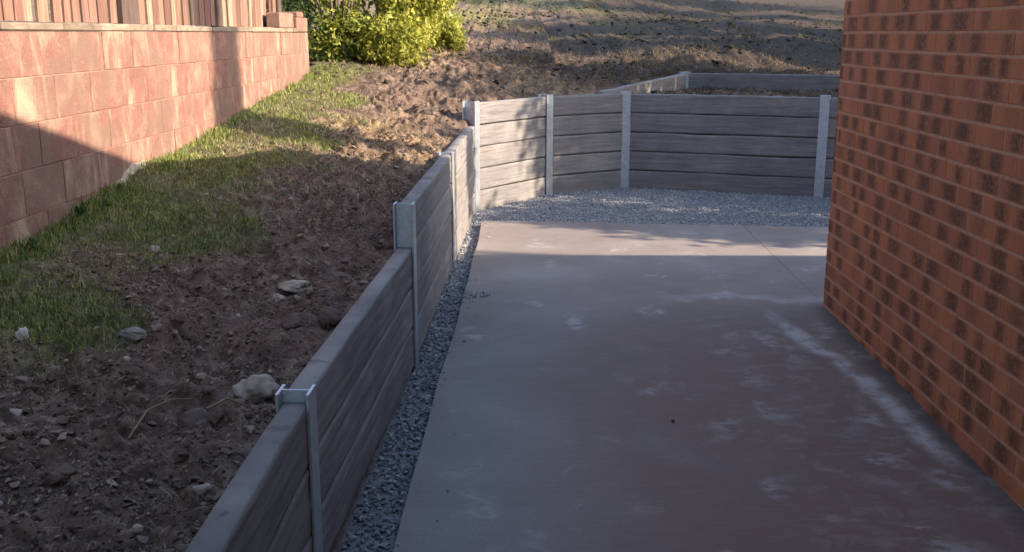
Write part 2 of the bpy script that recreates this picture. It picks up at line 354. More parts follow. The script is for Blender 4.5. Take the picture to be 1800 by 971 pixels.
def terrain(X, Y, rough=True):
    X = np.asarray(X, float); Y = np.asarray(Y, float)
    z = z_upper(X, Y)
    s1 = poly_sd(X, Y, COURT); s2 = poly_sd(X, Y, TERR)
    far = (Y > 9.25) & (s1 > 0)
    z = np.where(far, np.minimum(z, -.625 + .13 * np.maximum(s1, 0) + .8 * sstep(-.3, -1.7, X)), z)
    # terrace between the two walls, soil behind the upper one
    topU = np.interp(X, [.80, 2.03, 4], [-.615, -.505, -.50])
    near2 = (X > .4) & (Y > 10.8)
    z = np.where(near2 & (s2 > 0), np.minimum(z, topU + .10 * np.maximum(s2, 0)), z)
    zt = np.minimum(-.675 - .03 * sstep(.1, .8, -s2), z)
    z = np.where(s2 < 0, zt + (z - zt) * sstep(-.03, .02, s2), z)
    if rough:
        a = 1 - sstep(10, 26, Y) * .55
        cl = fbm(X * 7, Y * 7, 4, 3); r = np.abs(fbm(X * 3.1, Y * 3.1, 3, 9) - .5) * 2
        big = fbm(X * 1.3, Y * 1.3, 3, 21) - .5
        soilk = .35 + .65 * sstep(-1.75, -1.2, X)
        bump = ((cl - .5) * .14 + (r - .3) * .05 + (np.abs(fbm(X * 14, Y * 17, 3, 37) - .5) - .12) * .12 + (fbm(X * 34, Y * 38, 2, 31) - .5) * .03) * soilk + big * .06
        edge = np.clip(np.minimum(np.abs(s1), np.abs(s2)) / .18, 0, 1) * .9 + .1
        z = z + bump * a * edge + (fbm(X * .8, Y * .8, 4, 71) - .5) * .30 * sstep(12.5, 16, Y) + (np.abs(fbm(X * 2.4, Y * 2.4, 3, 73) - .5) - .12) * .22 * sstep(11.6, 14, Y) * edge
    low = zslab(Y) - .052 + ((fbm(X * 9, Y * 9, 2, 5) - .5) * .02 if rough else 0)
    k = sstep(-.004, .03, s1)
    return low * (1 - k) + z * k
def tz(x, y): return float(terrain(np.array([x]), np.array([y]))[0])
def grass_mask(X, Y):
    n = fbm(X * 1.7, Y * 1.7, 4, 41) - .5
    e = np.interp(Y, [2.0, 2.9, 3.3, 4.0, 4.5, 6.0, 7.3, 8.5, 10], [-1.85, -1.62, -1.60, -1.36, -1.42, -1.55, -1.22, -1.35, -1.6])
    g = sstep(.12, -.16, X - e - n * 1.2)
    mid = sstep(-2.1, -1.85, X) * sstep(.5, .62, fbm(X * 2.3, Y * 2.3, 3, 53)) * .55     # bare strip between wall and lawn
    return g * (1 - mid) * (X > -2.3)

# ------------------------------------------------------------------ ground sheet
def axis(segs, lo, hi):
    out = []
    for a, b, s in segs: out += list(np.arange(a, b - 1e-6, s))
    out.append(segs[-1][1]); x = segs[-1][1]; s = segs[-1][2]
    while x < hi: s *= 1.22; x += s; out.append(x)
    x = segs[0][0]; s = segs[0][2]; pre = []
    while x > lo: s *= 1.3; x -= s; pre.append(x)
    return np.array(pre[::-1] + out)
gx = axis([(-2.3, -.45, .0125), (-.45, 3.4, .03)], -120, 140)
gy = axis([(1.7, 5.4, .0125), (5.4, 8, .02), (8, 13.5, .03)], -60, 260)
GX, GY = np.meshgrid(gx, gy)
GZ = terrain(GX.ravel(), GY.ravel()).reshape(GX.shape)
nx, ny = len(gx), len(gy)
idx = np.arange(nx * ny).reshape(ny, nx)
F = np.stack([idx[:-1, :-1], idx[:-1, 1:], idx[1:, 1:], idx[1:, :-1]], -1).reshape(-1, 4)
xs, ys = GX.ravel(), GY.ravel()
s1 = poly_sd(xs, ys, COURT)
cov = np.zeros((len(xs), 4)); cov[:, 3] = 1
hillgrass = sstep(17, 22, ys) * sstep(.34, .56, fbm(xs * .45, ys * .35, 4, 77)) * .9 * sstep(3.2, .2, xs)
cov[:, 0] = np.where(s1 > 0, np.maximum(grass_mask(xs, ys) * .55 * (ys < 12), hillgrass), 0)
cov[:, 1] = sstep(.0, -.03, s1)
strawk = sstep(5.5, 7.5, ys + .6 * xs) * sstep(.38, .62, fbm(xs * .9, ys * .9, 4, 61)) * (.95 - .85 * sstep(10.8, 13.5, ys) * sstep(-1.6, .3, xs)) + .08
cov[:, 2] = strawk * (s1 > 0)
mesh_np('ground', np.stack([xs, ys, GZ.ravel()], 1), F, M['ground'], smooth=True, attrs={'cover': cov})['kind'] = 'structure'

# ------------------------------------------------------------------ concrete slab (two pours with a control joint on the line of the house wall)
def slab(name, xl, xr, y0, yf):
    rows = [y0 + (5.85 - y0) * i / 24 for i in range(25)] + [5.85 + .25 * i for i in range(1, 11)]
    V = []; n = 24
    tot = []
    for i, y in enumerate(rows):
        last = i == len(rows) - 1
        a = xl(y); b = xr(y)
        for k in range(n + 1):
            x = a + (b - a) * k / n
            yy = y
            if y > 5.85: yy = 5.85 + (y - 5.85) / 2.5 * (yf(x) - 5.85)
            j = 0
            if k == 0: x += .003 * math.sin(yy * 5.1) + .003 * math.sin(yy * 2.3 + 1)
            V.append((x, yy, float(zslab(yy))))
    m = len(rows); top = np.array(V); bot = top.copy(); bot[:, 2] -= .11
    I = np.arange(m * (n + 1)).reshape(m, n + 1); N = len(top)
    Ft = np.stack([I[:-1, :-1], I[:-1, 1:], I[1:, 1:], I[1:, :-1]], -1).reshape(-1, 4)
    ring = list(I[0, :]) + list(I[1:, -1]) + list(I[-1, -2::-1]) + list(I[-2:0:-1, 0])
    S = np.array([[ring[i], ring[i] + N, ring[(i + 1) % len(ring)] + N, ring[(i + 1) % len(ring)]] for i in range(len(ring))])[:, ::-1]
    o = mesh_np(name, np.concatenate([top, bot]), [Ft, S], M['slab'])
    o['kind'] = 'structure'
xl = lambda y: float(np.interp(y, [-2, 2.9, 4.4, 5.5, 7.4, 8.6], [-.46, -.425, -.395, -.366, -.343, -.352]))
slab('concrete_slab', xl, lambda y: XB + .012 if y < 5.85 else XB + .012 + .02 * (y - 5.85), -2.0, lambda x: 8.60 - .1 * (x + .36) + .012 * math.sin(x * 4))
def slab2():
    n = 14; V = []
    for i in range(n + 1):
        y = 5.70 + i / n * 2.70
        for k in range(13):
            x = XB + .0152 + .02 * (y - 5.85) + k / 12 * 3.0
            V.append((x, 5.70 + i / n * (8.385 - .1 * k / 12 * 3.0 - 5.70), float(zslab(6)) - .0006))
    I = np.arange(len(V)).reshape(n + 1, 13); N = len(V); T = np.array(V); B = T.copy(); B[:, 2] -= .11
    Ft = np.stack([I[:-1, :-1], I[:-1, 1:], I[1:, 1:], I[1:, :-1]], -1).reshape(-1, 4)
    ring = list(I[0, :]) + list(I[1:, -1]) + list(I[-1, -2::-1]) + list(I[-2:0:-1, 0])
    S = np.array([[ring[i], ring[i] + N, ring[(i + 1) % len(ring)] + N, ring[(i + 1) % len(ring)]] for i in range(len(ring))])[:, ::-1]
    mesh_np('concrete_slab', np.concatenate([T, B]), [Ft, S], M['slab'])['kind'] = 'structure'
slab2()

# ------------------------------------------------------------------ retaining walls
def sleeper(parent, a, b, z0, seed, z0b=None, h=.2, th=.075, gap_a=.02, gap_b=.02):
    """woodgrain concrete sleeper from a to b (court face on the right-hand side of a->b)"""
    a = np.array(a, float); b = np.array(b, float); d = b - a; L = np.linalg.norm(d); d /= L; nrm = np.array([d[1], -d[0]])
    n = max(40, int(L / .022)); xs_ = np.linspace(gap_a, L - gap_b, n)
    hh = h - .0065; nf = 16
    prof = []                                              # (y, z) local; y>0 is the court face
    c = .007
    for k in range(nf): prof.append((th / 2, c + (hh - 2 * c) * k / (nf - 1), 1))
    prof += [(th / 2 - c, hh, 2), (0, hh, 2), (-th / 2 + c, hh, 2), (-th / 2, hh - c, 0), (-th / 2, c, 0), (-th / 2 + c, 0, 3), (th / 2 - c, 0, 3)]
    P = np.array(prof); m = len(P)
    X = np.repeat(xs_, m); Yl = np.tile(P[:, 0], n); Zl = np.tile(P[:, 1], n); kind = np.tile(P[:, 2], n)
    g = fbm(X * 2.2, Zl * 46, 3, seed, .5, False) - .5; g2 = vnoise(X * 5, Zl * 110, seed + 5) - .5
    Yl = Yl + np.where(kind == 1, g * .008 + g2 * .003, 0)
    wt = (fbm(X * 2.3, X * 0 + seed, 3, seed + 11, .5, False) - .5) * .010; wb = (fbm(X * 2.6, X * 0 + seed, 3, seed + 19, .5, False) - .5) * .006
    q = np.clip(Zl / hh, 0, 1); Zl = Zl + wt * q ** 3 + np.maximum(0, wb) * (1 - q) ** 3 - np.abs(wt) * .5 * q ** 3
    tilt = (0 if z0b is None else (z0b - z0)) * X / L
    W = np.stack([X, Yl, Zl + tilt], 1)
    I = np.arange(n * m).reshape(n, m); J = np.roll(I, -1, 1)
    Fq = np.stack([I[:-1], I[1:], J[1:], J[:-1]], -1).reshape(-1, 4)
    caps = [np.array([I[0]]), np.array([I[-1][::-1]])]
    o = mesh_np('sleeper', W, [Fq] + caps, M['sleeper'], parent, smooth=True)
    # local frame: x along d, y along nrm
    o.matrix_local = Matrix(((d[0], nrm[0], 0, a[0]), (d[1], nrm[1], 0, a[1]), (0, 0, 1, z0), (0, 0, 0, 1)))
    bm = bmesh.new(); bm.from_mesh(o.data); bmesh.ops.recalc_face_normals(bm, faces=bm.faces); bm.to_mesh(o.data); bm.free()
    return o
def h_post(parent, p, ang, zb, zt, fl=.092, dep=.097, tf=.009, tw=.007):
    """galvanised H section; ang = direction of the wall run"""
    f = fl / 2; dp = dep / 2
    pts = [(-f, -dp), (f, -dp), (f, -dp + tf), (tw / 2, -dp + tf), (tw / 2, dp - tf), (f, dp - tf), (f, dp), (-f, dp), (-f, dp - tf), (-tw / 2, dp - tf), (-tw / 2, -dp + tf), (-f, -dp + tf)]
    bm = bmesh.new(); vb = [bm.verts.new((x, y, 0)) for x, y in pts]
    fc = bm.faces.new(vb); r = bmesh.ops.extrude_face_region(bm, geom=[fc])
    for v in [e for e in r['geom'] if isinstance(e, bmesh.types.BMVert)]: v.co.z = zt - zb
    bmesh.ops.recalc_face_normals(bm, faces=bm.faces)
    bmesh.ops.bevel(bm, geom=[e for e in bm.edges if abs(e.verts[0].co.z - e.verts[1].co.z) > .1], offset=.0015, segments=1, affect='EDGES')
    o = bm_obj('steel_post', bm, M['galv'], parent); o.location = (p[0], p[1], zb); o.rotation_euler = (0, 0, ang); return o
def ang(a, b): return math.atan2(b[1] - a[1], b[0] - a[0])

RW = thing('retaining_wall', 'long grey woodgrain concrete retaining wall, stepped beside the slab and turning to its tall end bays', 'retaining wall')
runs = SIDE + [CORNER] + ENDP + [(6.75, 8.90)]
tops = [-1.02, -1.02, -1.0, -.80, -.80, -.60, -.60, -.60, -.60, -.60]        # top of the bay that starts at each post
tops[0] = -1.215; tops[1] = -1.018
seed = 100
for i in range(len(runs) - 1):
    a, b = runs[i], runs[i + 1]; zt = tops[i]; n = int(round((zt + 1.6) / .2)); n = max(n, 3)
    ga = .055 if a in (CORNER, ENDP[0], ENDP[1]) else .012
    gb = .055 if b in (CORNER, ENDP[0], ENDP[1]) else .012
    for k in range(n):
        seed += 23; sleeper(RW, a, b, zt - .2 * (k + 1), seed, gap_a=ga, gap_b=gb)
ptop = [-1.2, -1.01, -.994, -.792, -.792, -.588, -.587, -.587, -.587, -.587, -.587]
for i, p in enumerate(runs):
    a0 = ang(runs[max(i - 1, 0)], p) if i else ang(p, runs[1]); a1 = ang(p, runs[i + 1]) if i + 1 < len(runs) else a0
    bend = p in (CORNER, ENDP[0], ENDP[1])
    h_post(RW, p, (a0 + a1) / 2, -1.9, ptop[i], dep=.125 if bend else .097, fl=.12 if p == CORNER else .092)

UW = thing('retaining_wall', 'low single-sleeper concrete retaining wall on the slope above and behind the tall wall', 'retaining wall')
for k in range(3):
    seed += 23; a, b = UP[k], UP[k + 1]
    if k == 0: sleeper(UW, a, b, -.785, seed, -.676, gap_b=.03, gap_a=.0)
    else: sleeper(UW, a, b, -.676, seed, gap_a=.03 if k == 1 else .012, h=.205)
for k in (1, 2, 3):
    h_post(UW, UP[k], (ang(UP[k - 1], UP[k]) * (.3 if k == 1 else 1) + (ang(UP[k], UP[min(k + 1, 3)]) * .7 if k == 1 else 0)), -1.2, -.462, fl=.115, dep=.115 if k == 1 else .1)

# ------------------------------------------------------------------ house on the right
HO = thing('brick_house', 'house wall of orange brick with dark burnt flashes, rising beside the concrete slab', 'house', (XB, YB, -1.6))
def bricks(name, length, courses, zbase, place, parent, skip_head=False):
    BL, BH, J = .230, .076, .010; V = []; Fq = []; UVs = []
    for c in range(courses):
        z0 = zbase + c * (BH + J); s = 0.0; first = True
        while s < length:
            L = (.110 if (c % 2) else BL) if first else BL
            e = min(s + L, length); first = False
            jt = [random.uniform(-.0018, .0018) for _ in range(4)]; out = random.uniform(-.0012, .0012); b = .003
            if e - s > .03:
                a0, a1, y0, y1 = s - .0034 + jt[0], e + .0034 + jt[1], z0 + jt[2] * .6, z0 + BH + jt[3] * .6
                q = len(V)
                ring = [(a0, y0), (a1, y0), (a1, y1), (a0, y1)]; ri = [(a0 + b, y0 + b), (a1 - b, y0 + b), (a1 - b, y1 - b), (a0 + b, y1 - b)]
                V += [(u, -.012, v) for u, v in ring] + [(u, .0 - b * .6, v) for u, v in ring] + [(u, out, v) for u, v in ri]
                fs = [(q + 8, q + 9, q + 10, q + 11)]
                for k in range(4):
                    kk = (k + 1) % 4
                    fs += [(q + 4 + k, q + 4 + kk, q + 8 + kk, q + 8 + k), (q + k, q + kk, q + 4 + kk, q + 4 + k)]
                Fq += fs
                uvq = {}
                for k in range(12):
                    u, _, v = V[q + k]; uvq[q + k] = ((u - a0) / (a1 - a0), (v - y0) / (y1 - y0))
                for f in fs: UVs += [uvq[i] for i in f]
            s = e + J
    W = np.array([place(*v) for v in V])
    o = mesh_np(name, W, np.array(Fq), M['brick'], parent)
    uv = o.data.uv_layers.new(name='UVMap'); uv.data.foreach_set('uv', np.array(UVs, np.float32).ravel())
    return o
zb0 = -1.535 - 4 * .086 + .0
# face beside the slab: runs from the corner towards the camera; outward is -X
wf = bricks('brickwork', 5.2, 30, zb0 + 1.6, lambda u, d, v: (-d, -u, v), HO)
wr = bricks('brickwork', 6.5, 30, zb0 + 1.6, lambda u, d, v: (u + .002, d - .002, v), HO)
bm = bmesh.new(); add_box(bm, .0016, .22, -5.2, -.0065, -.3, 2.36)
bm_obj('mortar_bed', bm, M['mortar'], HO)
bm = bmesh.new(); add_box(bm, .23, 6.5, -.2, -.0065, -.3, 2.36)
bm_obj('mortar_bed', bm, M['mortar'], HO)
bm = bmesh.new(); add_box(bm, .0, 9.6, -9.5, -5.21, -.3, 2.36); add_box(bm, 6.52, 9.6, -5.2, -.01, -.3, 2.36)
bm_obj('wall', bm, M['render'], HO)
# pitched roof: eave along X beyond the corner, verge beside the slab
def roof_pt(x, y, z): return Vector((x - XB, y - YB, z + 1.6))
bm = bmesh.new()
x0, x1 = 1.50, 11.8; ye, ze, yr = 6.20, .86, .6; zr = ze + .27 * (ye - yr); yb = 2 * yr - ye
prof = [(ye, ze), (yr, zr), (yb, ze), (yb, ze - .11), (yr, zr - .13), (ye, ze - .11)]
va = [bm.verts.new(roof_pt(x0, y, z)) for y, z in prof]; vb = [bm.verts.new(roof_pt(x1, y, z)) for y, z in prof]
for i in range(6): bm.faces.new((va[i], va[(i + 1) % 6], vb[(i + 1) % 6], vb[i]))
for s_ in (va, vb):
    bm.faces.new((s_[0], s_[1], s_[4], s_[5])); bm.faces.new((s_[1], s_[2], s_[3], s_[4]))
bmesh.ops.recalc_face_normals(bm, faces=bm.faces); bm_obj('roof', bm, M['roof'], HO)
bm = bmesh.new()                                             # gable infill below the verge
for x in (1.77,):
    a = [roof_pt(x, y, z) for y, z in [(YB - .01, .757), (YB - .01, ze - .11 + .27 * (ye - YB)), (yr, zr - .135), (yb + .4, ze - .11 + .27 * .4), (yb + .4, .757)]]
    f1 = [bm.verts.new(p) for p in a]; f2 = [bm.verts.new(p + Vector((.15, 0, 0))) for p in a]
    bm.faces.new(f1); bm.faces.new(f2[::-1])
    for i in range(5): bm.faces.new((f1[i], f2[i], f2[(i + 1) % 5], f1[(i + 1) % 5]))
bmesh.ops.recalc_face_normals(bm, faces=bm.faces); bm_obj('gable', bm, M['render'], HO)

bm = bmesh.new(); add_box(bm, -1.15 - XB, -.26, -7 - YB, 1.3 - YB, 2.50, 2.58, .01)
bm_obj('added_verandah_roof', bm, M['roof'], HO)  # unseen cover added to darken the near slab and far bay
bm = bmesh.new(); add_box(bm, -1.4 - XB, 8.6, -9.6 - YB, -2.2 - YB, 2.62, 6.6, .01)
bm_obj('added_upper_storey', bm, M['render'], HO)  # back wing added out of view to block sky light from the far bay
bm = bmesh.new(); pr_ = [(-10.1, 6.55), (-1.75, 6.55), (-5.9, 8.3)]
va = [bm.verts.new((-1.9 - XB, y - YB, z)) for y, z in pr_]; vb = [bm.verts.new((9.0, y - YB, z)) for y, z in pr_]
bm.faces.new(va); bm.faces.new(vb[::-1])
for i in range(3): bm.faces.new((va[i], vb[i], vb[(i + 1) % 3], va[(i + 1) % 3]))
bmesh.ops.recalc_face_normals(bm, faces=bm.faces); bm_obj('added_upper_roof', bm, M['roof'], HO)  # roof of the added back wing
for y in (-6.6, -3.2, .2 - .6):
    bm = bmesh.new(); add_box(bm, -1.05 - XB, -.96 - XB, y - YB, y + .09 - YB, .2, 2.498, .004)
    bm_obj('added_verandah_post', bm, M['galv'], HO)  # supports for the added verandah

# ------------------------------------------------------------------ red block wall with capping, and paling fence on it
XW = -2.18
BW = thing('block_wall', 'boundary wall of weathered red painted concrete blocks on the left of the yard', 'wall', (XW, 6, -.9))
def block_wall():
    bm = bmesh.new(); L = .4; H = .2; J = .004
    y_end = 10.62; nc = 7
    for c in range(nc):
        z1 = .015 - c * H; z0 = z1 - H; off = 0 if c % 2 == 0 else .2
        y = y_end; k = 0
        while y > -1.5:
            ln = L - (L - off if k == 0 and off else 0)
            a = y - ln; b = y
            j = [random.uniform(-.001, .001) for _ in range(3)]
            add_box(bm, -.20, 0 + random.uniform(-.002, .002), a + J / 2 + j[0] - 6, b - J / 2 + j[1] - 6, z0 + .002 + .9, z1 - .002 + .9, .0022)
            y = a; k += 1
    o = bm_obj('blocks', bm, M['block'], BW)
    bm = bmesh.new(); add_box(bm, -.19, -.005, -1.5 - 6, y_end - .01 - 6, -1.385 + .9, .012 + .9)
    bm_obj('mortar_bed', bm, m_simple('block_joint', (.28, .14, .11), (.42, .24, .18), 20), BW)
    # stepped pier that closes the far end
    bm = bmesh.new(); 
    add_box(bm, -.198, .004, 10.10 - 6, 10.60 - 6, .019 + .9, .155 + .9, .006); add_box(bm, -.19, -.01, 10.22 - 6, 10.5 - 6, .155 + .9, .21 + .9, .01)
    bm_obj('end_pier', bm, M['block'], BW)
    bm = bmesh.new(); y = -1.5
    while y < 10.05:
        ln = random.choice([.39, .39, .6, .3, .45]); e = min(y + ln, 10.09)
        if e - y > .05: add_box(bm, -.215, .010 + random.uniform(-.006, .006), y + .003 - 6, e - .004 - 6, .0165 + .9, .052 + random.uniform(-.004, .003) + .9, .004)
        y = e
    bm_obj('capping', bm, M['capping'], BW)
block_wall()
def footing():
    ys_ = np.arange(5.35, 9.6, .04); V = []
    for y in ys_:
        z = float(terrain(np.array([-2.15]), np.array([y]))[0]) - .035 + .03 * (float(fbm(y * 1.3, 3.3, 2, 6)) - .45) + .055 * math.exp(-((y - 5.75) / .4) ** 2); wv = .02 + .03 * float(fbm(y * 3, 8.1, 3, 9))
        V += [(.001, y - 6, z + .9 + .02), (wv * .6, y - 6, z + .9 + .004), (wv, y - 6, z + .9 - .03), (wv + .02, y - 6, z + .9 - .2)]
    n_ = len(ys_); I = np.arange(n_ * 4).reshape(n_, 4)
    mesh_np('footing', np.array(V), np.stack([I[:-1, :-1], I[1:, :-1], I[1:, 1:], I[:-1, 1:]], -1).reshape(-1, 4), m_simple('footing_concrete', (.24, .19, .145), (.46, .38, .29), 12), BW, smooth=True)
footing()
PF = thing('paling_fence', 'old weathered timber paling fence with dark gaps on top of the block wall', 'fence', (XW - .165, 6, .055))
def paling_fence():
    y = 2.2; k = 0
    while y < 9.95:
        wd = random.uniform(.075, .135); gap = random.choice([.004, .006, .01, .02, .035]) if random.random() < .8 else .05
        if abs(y - 6.2) < .17 or abs(y - 8.05) < .10: y += .12; continue
        bm = bmesh.new(); hgt = 1.25 + random.uniform(-.03, .03); th = .014
        n = 5; lean = random.uniform(-.014, .014); sk = random.uniform(-.012, .012)
        vs = []
        for i in range(n + 1):
            z = hgt * i / n + random.uniform(0, .006) * (i == 0); t = i / n
            o = lean * t; ww = wd + sk * t; xo = .006 * math.sin(k * 2.1) + .008 * math.sin(k + 2 * t)
            vs.append([bm.verts.new((x, yy, z)) for x, yy in ((xo, o), (xo, o + ww), (xo - th, o + ww), (xo - th, o))])
        for i in range(n):
            for q in range(4): bm.faces.new((vs[i][q], vs[i][(q + 1) % 4], vs[i + 1][(q + 1) % 4], vs[i + 1][q]))
        bm.faces.new(vs[0][::-1]); bm.faces.new(vs[-1])
        bmesh.ops.recalc_face_normals(bm, faces=bm.faces)
        p = bm_obj('paling', bm, M['paling'], PF); p.location = (0, y - 6, 0)
        y += wd + gap; k += 1
    for yy, wd in ((6.12, .26), (8.02, .14), (10.02, .13), (3.2, .14)):
        bm = bmesh.new(); add_box(bm, -.05, .02, yy - 6, yy + wd - 6, -.003, 1.2, .006); bm_obj('fence_post', bm, M['post_wood'], PF)
    for z in (.32, .98):
        bm = bmesh.new(); add_box(bm, -.075, -.032, 2.2 - 6, 9.5 - 6, z, z + .07, .004); bm_obj('rail', bm, M['post_wood'], PF)
paling_fence()
bm = bmesh.new(); add_box(bm, -.125, .0, -.28, .28, 0, .135, .008)
for s_ in (-.14, .14): add_box(bm, -.10, -.03, s_ - .09, s_ + .09, .1352, .137)
ob = bm_obj('concrete_block', bm, m_simple('brown_block', (.15, .09, .07), (.27, .18, .14), 10)); ob.location = (XW - .01, 9.75, .053)
tag(ob, 'loose brown concrete block lying on the far end of the red block wall', 'block')

# ------------------------------------------------------------------ foliage
def leaf_cloud(name, centers, radii, n, size, mat, parent, squash=.8, jit=.35, droop=0):
    cs = np.array(centers); rs = np.array(radii); w_ = rs ** 2; w_ /= w_.sum()
    k = rng.choice(len(cs), n, p=w_); d = rng.normal(size=(n, 3)); d /= np.linalg.norm(d, axis=1)[:, None]
    rr = rng.random(n) ** .45 * (1 + rng.normal(size=n) * .12)
    p = cs[k] + d * (rs[k] * rr)[:, None] * np.array([1, 1, squash])
    t = rng.normal(size=(n, 3)); t[:, 2] -= droop; t /= np.linalg.norm(t, axis=1)[:, None]
    u = np.cross(t, rng.normal(size=(n, 3))); u /= np.linalg.norm(u, axis=1)[:, None]
    nn = np.cross(t, u)
    s = size * (1 + rng.normal(size=n) * jit).clip(.4, 2)[:, None]
    V = np.stack([p, p + t * s * .5 + u * s * .24 + nn * s * .06, p + t * s, p + t * s * .5 - u * s * .24 + nn * s * .06], 1).reshape(-1, 3)
    return mesh_np(name, V, np.arange(n * 4).reshape(n, 4), mat, parent)
def tree(name, label, cat, loc, h, cr, n, leaf, mat, bark, trunk_h=.45, tr=.12, lobes=9, squash=.9, group=None, seed=1, lean=(0, 0), limb=.62):
    rs = random.Random(seed); t = thing(name, label, cat, loc, 0, group)
    Vs, Fs, off = [], [], 0
    top = np.array([lean[0], lean[1], h * .8])
    pts = [np.array([lean[0] * q, lean[1] * q, -.15 + (h * .8 + .15) * q]) + np.array([rs.uniform(-1, 1), rs.uniform(-1, 1), 0]) * .03 * h * q * (1 - q) for q in np.linspace(0, 1, 9)]
    V, F_ = tube_np(pts, [tr * (1.25 if i == 0 else 1) * (1 - .75 * i / 8) for i in range(9)], 10); Vs.append(V); Fs.append(F_); off += len(V)
    cen, rad = [], []
    for i in range(lobes):
        a = 2 * math.pi * i / lobes * 1.618 + rs.uniform(-.4, .4); q = rs.uniform(trunk_h, .98)
        r_ = cr * rs.uniform(.35, .85) * (1 - .45 * abs(q - .65)); c = np.array([lean[0] * q + math.cos(a) * r_, lean[1] * q + math.sin(a) * r_, h * q])
        cen.append(c); rad.append(cr * rs.uniform(.28, .5))
        st = np.array([lean[0] * q * .7, lean[1] * q * .7, h * max(.1, q * limb)]); md = (st + c) / 2 + np.array([0, 0, .06 * h])
        V, F_ = tube_np([st, md, c], [tr * .42, tr * .28, tr * .08], 6); Vs.append(V); Fs.append(F_ + off); off += len(V)
    mesh_np('trunk', np.concatenate(Vs), np.concatenate(Fs), bark, t, smooth=True)
    leaf_cloud('crown', cen, rad, n, leaf, mat, t, squash)
    return t
def shrub(name, label, loc, dims, n, leaf, mat, seed, lobes=14, flop=1.0):
    rs = random.Random(seed); t = thing(name, label, 'shrub', loc); w_, d_, h_ = dims
    cen, rad, Vs, Fs, off = [], [], [], [], 0
    for i in range(lobes):
        a = rs.uniform(0, 6.28); q = rs.random() ** .6; z = h_ * rs.uniform(.08, .92); k = math.sqrt(max(.1, 1 - (z / h_ - .3) ** 2))
        c = np.array([math.cos(a) * q * w_ * .5 * k, math.sin(a) * q * d_ * .5 * k, z]); cen.append(c); rad.append(rs.uniform(.14, .30) * min(w_, h_))
        V, F_ = tube_np([np.array([c[0] * .1, c[1] * .1, -.1]), np.array([c[0] * .5, c[1] * .5, z * .55]), c], [.022, .014, .004], 5); Vs.append(V); Fs.append(F_ + off); off += len(V)
    mesh_np('stems', np.concatenate(Vs), np.concatenate(Fs), M['bark'], t, smooth=True)
    leaf_cloud('foliage', cen, rad, n, leaf, mat, t, 1.0, droop=.5)
    return t
shrub('shrub', 'dense mid green shrub against the end of the red block wall', (-2.1, 12.0, tz(-2.1, 12.0)), (1.2, 1.3, 2.1), 20000, .06, M['leaf_grn'], 3)
shrub('shrub', 'bright yellow-green sunlit shrub, the largest one at the foot of the slope', (-1.58, 12.5, tz(-1.58, 12.5)), (1.3, 1.3, 2.0), 24000, .06, M['leaf_yel'], 5, 24)
shrub('shrub', 'dark twiggy creeper behind the far end of the block wall', (-2.62, 11.4, tz(-2.62, 11.4)), (.7, 1.3, 2.0), 6000, .05, M['leaf_dark'], 8)
shrub('shrub', 'low pale yellow shrub at the right end of the shrubbery', (-1.2, 13.7, tz(-1.2, 13.7)), (.7, .8, .7), 4500, .05, M['leaf_yel'], 12)

# trees standing in the garden to the right of the house (they throw the long shadows)
def tz0(x, y): return float(terrain(np.array([x]), np.array([y]), False)[0])
def slender_tree(x, y, zb):
    t = thing('cypress_tree', 'tall slender cypress with a bare thin stem and narrow crown beyond the house', 'tree', (x, y, zb))
    V, F_ = tube_np([(0, 0, -.2), (.02, 0, 3), (-.02, .02, 7), (0, 0, 13)], [.09, .07, .055, .02], 8); mesh_np('trunk', V, F_, M['gum'], t, smooth=True)
    leaf_cloud('crown', [(.04 * math.sin(i * 1.9), .06 * math.sin(i * 2.7), 7.75 + .26 * i) for i in range(22)], [.33 + .03 * math.sin(i * 1.3) - .008 * i for i in range(22)], 30000, .10, M['leaf_dark'], t, 1.1)
slender_tree(12.6, 4.50, -1.2)
hedge = [(6.9, 7.5, 3.9, 1.0), (6.9, 9.5, 4.1, 1.45), (7.4, 11.8, 4.4, 1.45), (8.3, 15.5, 5.0, 1.6), (9.1, 17.9, 4.8, 2.1), (10.7, 20.9, 4.7, 2.2), (12.9, 25.2, 8.4, 2.7), (15.3, 30.5, 9.5, 3.1)]
lab = ['small dark evergreen nearest the house corner in the right-hand garden', 'dark evergreen second along the garden row beyond the house', 'dark evergreen level with the upper retaining wall', 'broad dark evergreen on the lower slope', 'dark evergreen halfway up the slope', 'low dark evergreen high on the slope', 'big dark evergreen next to last up the garden row', 'tallest dark evergreen at the top of the garden row']
for i, (x, y, h, cr) in enumerate(hedge):
    zb = -1.25 if y < 10 else min(tz0(x, y), -.6) if y < 13 else tz0(x, y)
    tree('evergreen_tree', lab[i], 'tree', (x, y, zb), h, cr, 13000, .12 + .012 * i, M['leaf_dark'], M['bark'], .2, .11, 22, 1.0, 'evergreens beyond the house', 20 + i)

for i, (x, y, h, cr, q) in enumerate([(-6.8, -3.0, 9.0, 3.0, 'unseen dark evergreen added behind the boundary fence beside the house'), (-7.4, 1.8, 8.2, 2.8, 'unseen dark evergreen added in the middle of the row behind the boundary fence'), (-7.2, 6.4, 7.0, 2.4, 'lowest unseen dark evergreen added behind the boundary fence')]):
    tree('evergreen_tree', q, 'tree', (x, y, -1.0), h, cr, 12000, .26, M['leaf_dark'], M['bark'], .2, .2, 24, 1.0, 'evergreens added behind the fence to block sky light', 60 + i)  # trees added out of view to cut sky light from the left

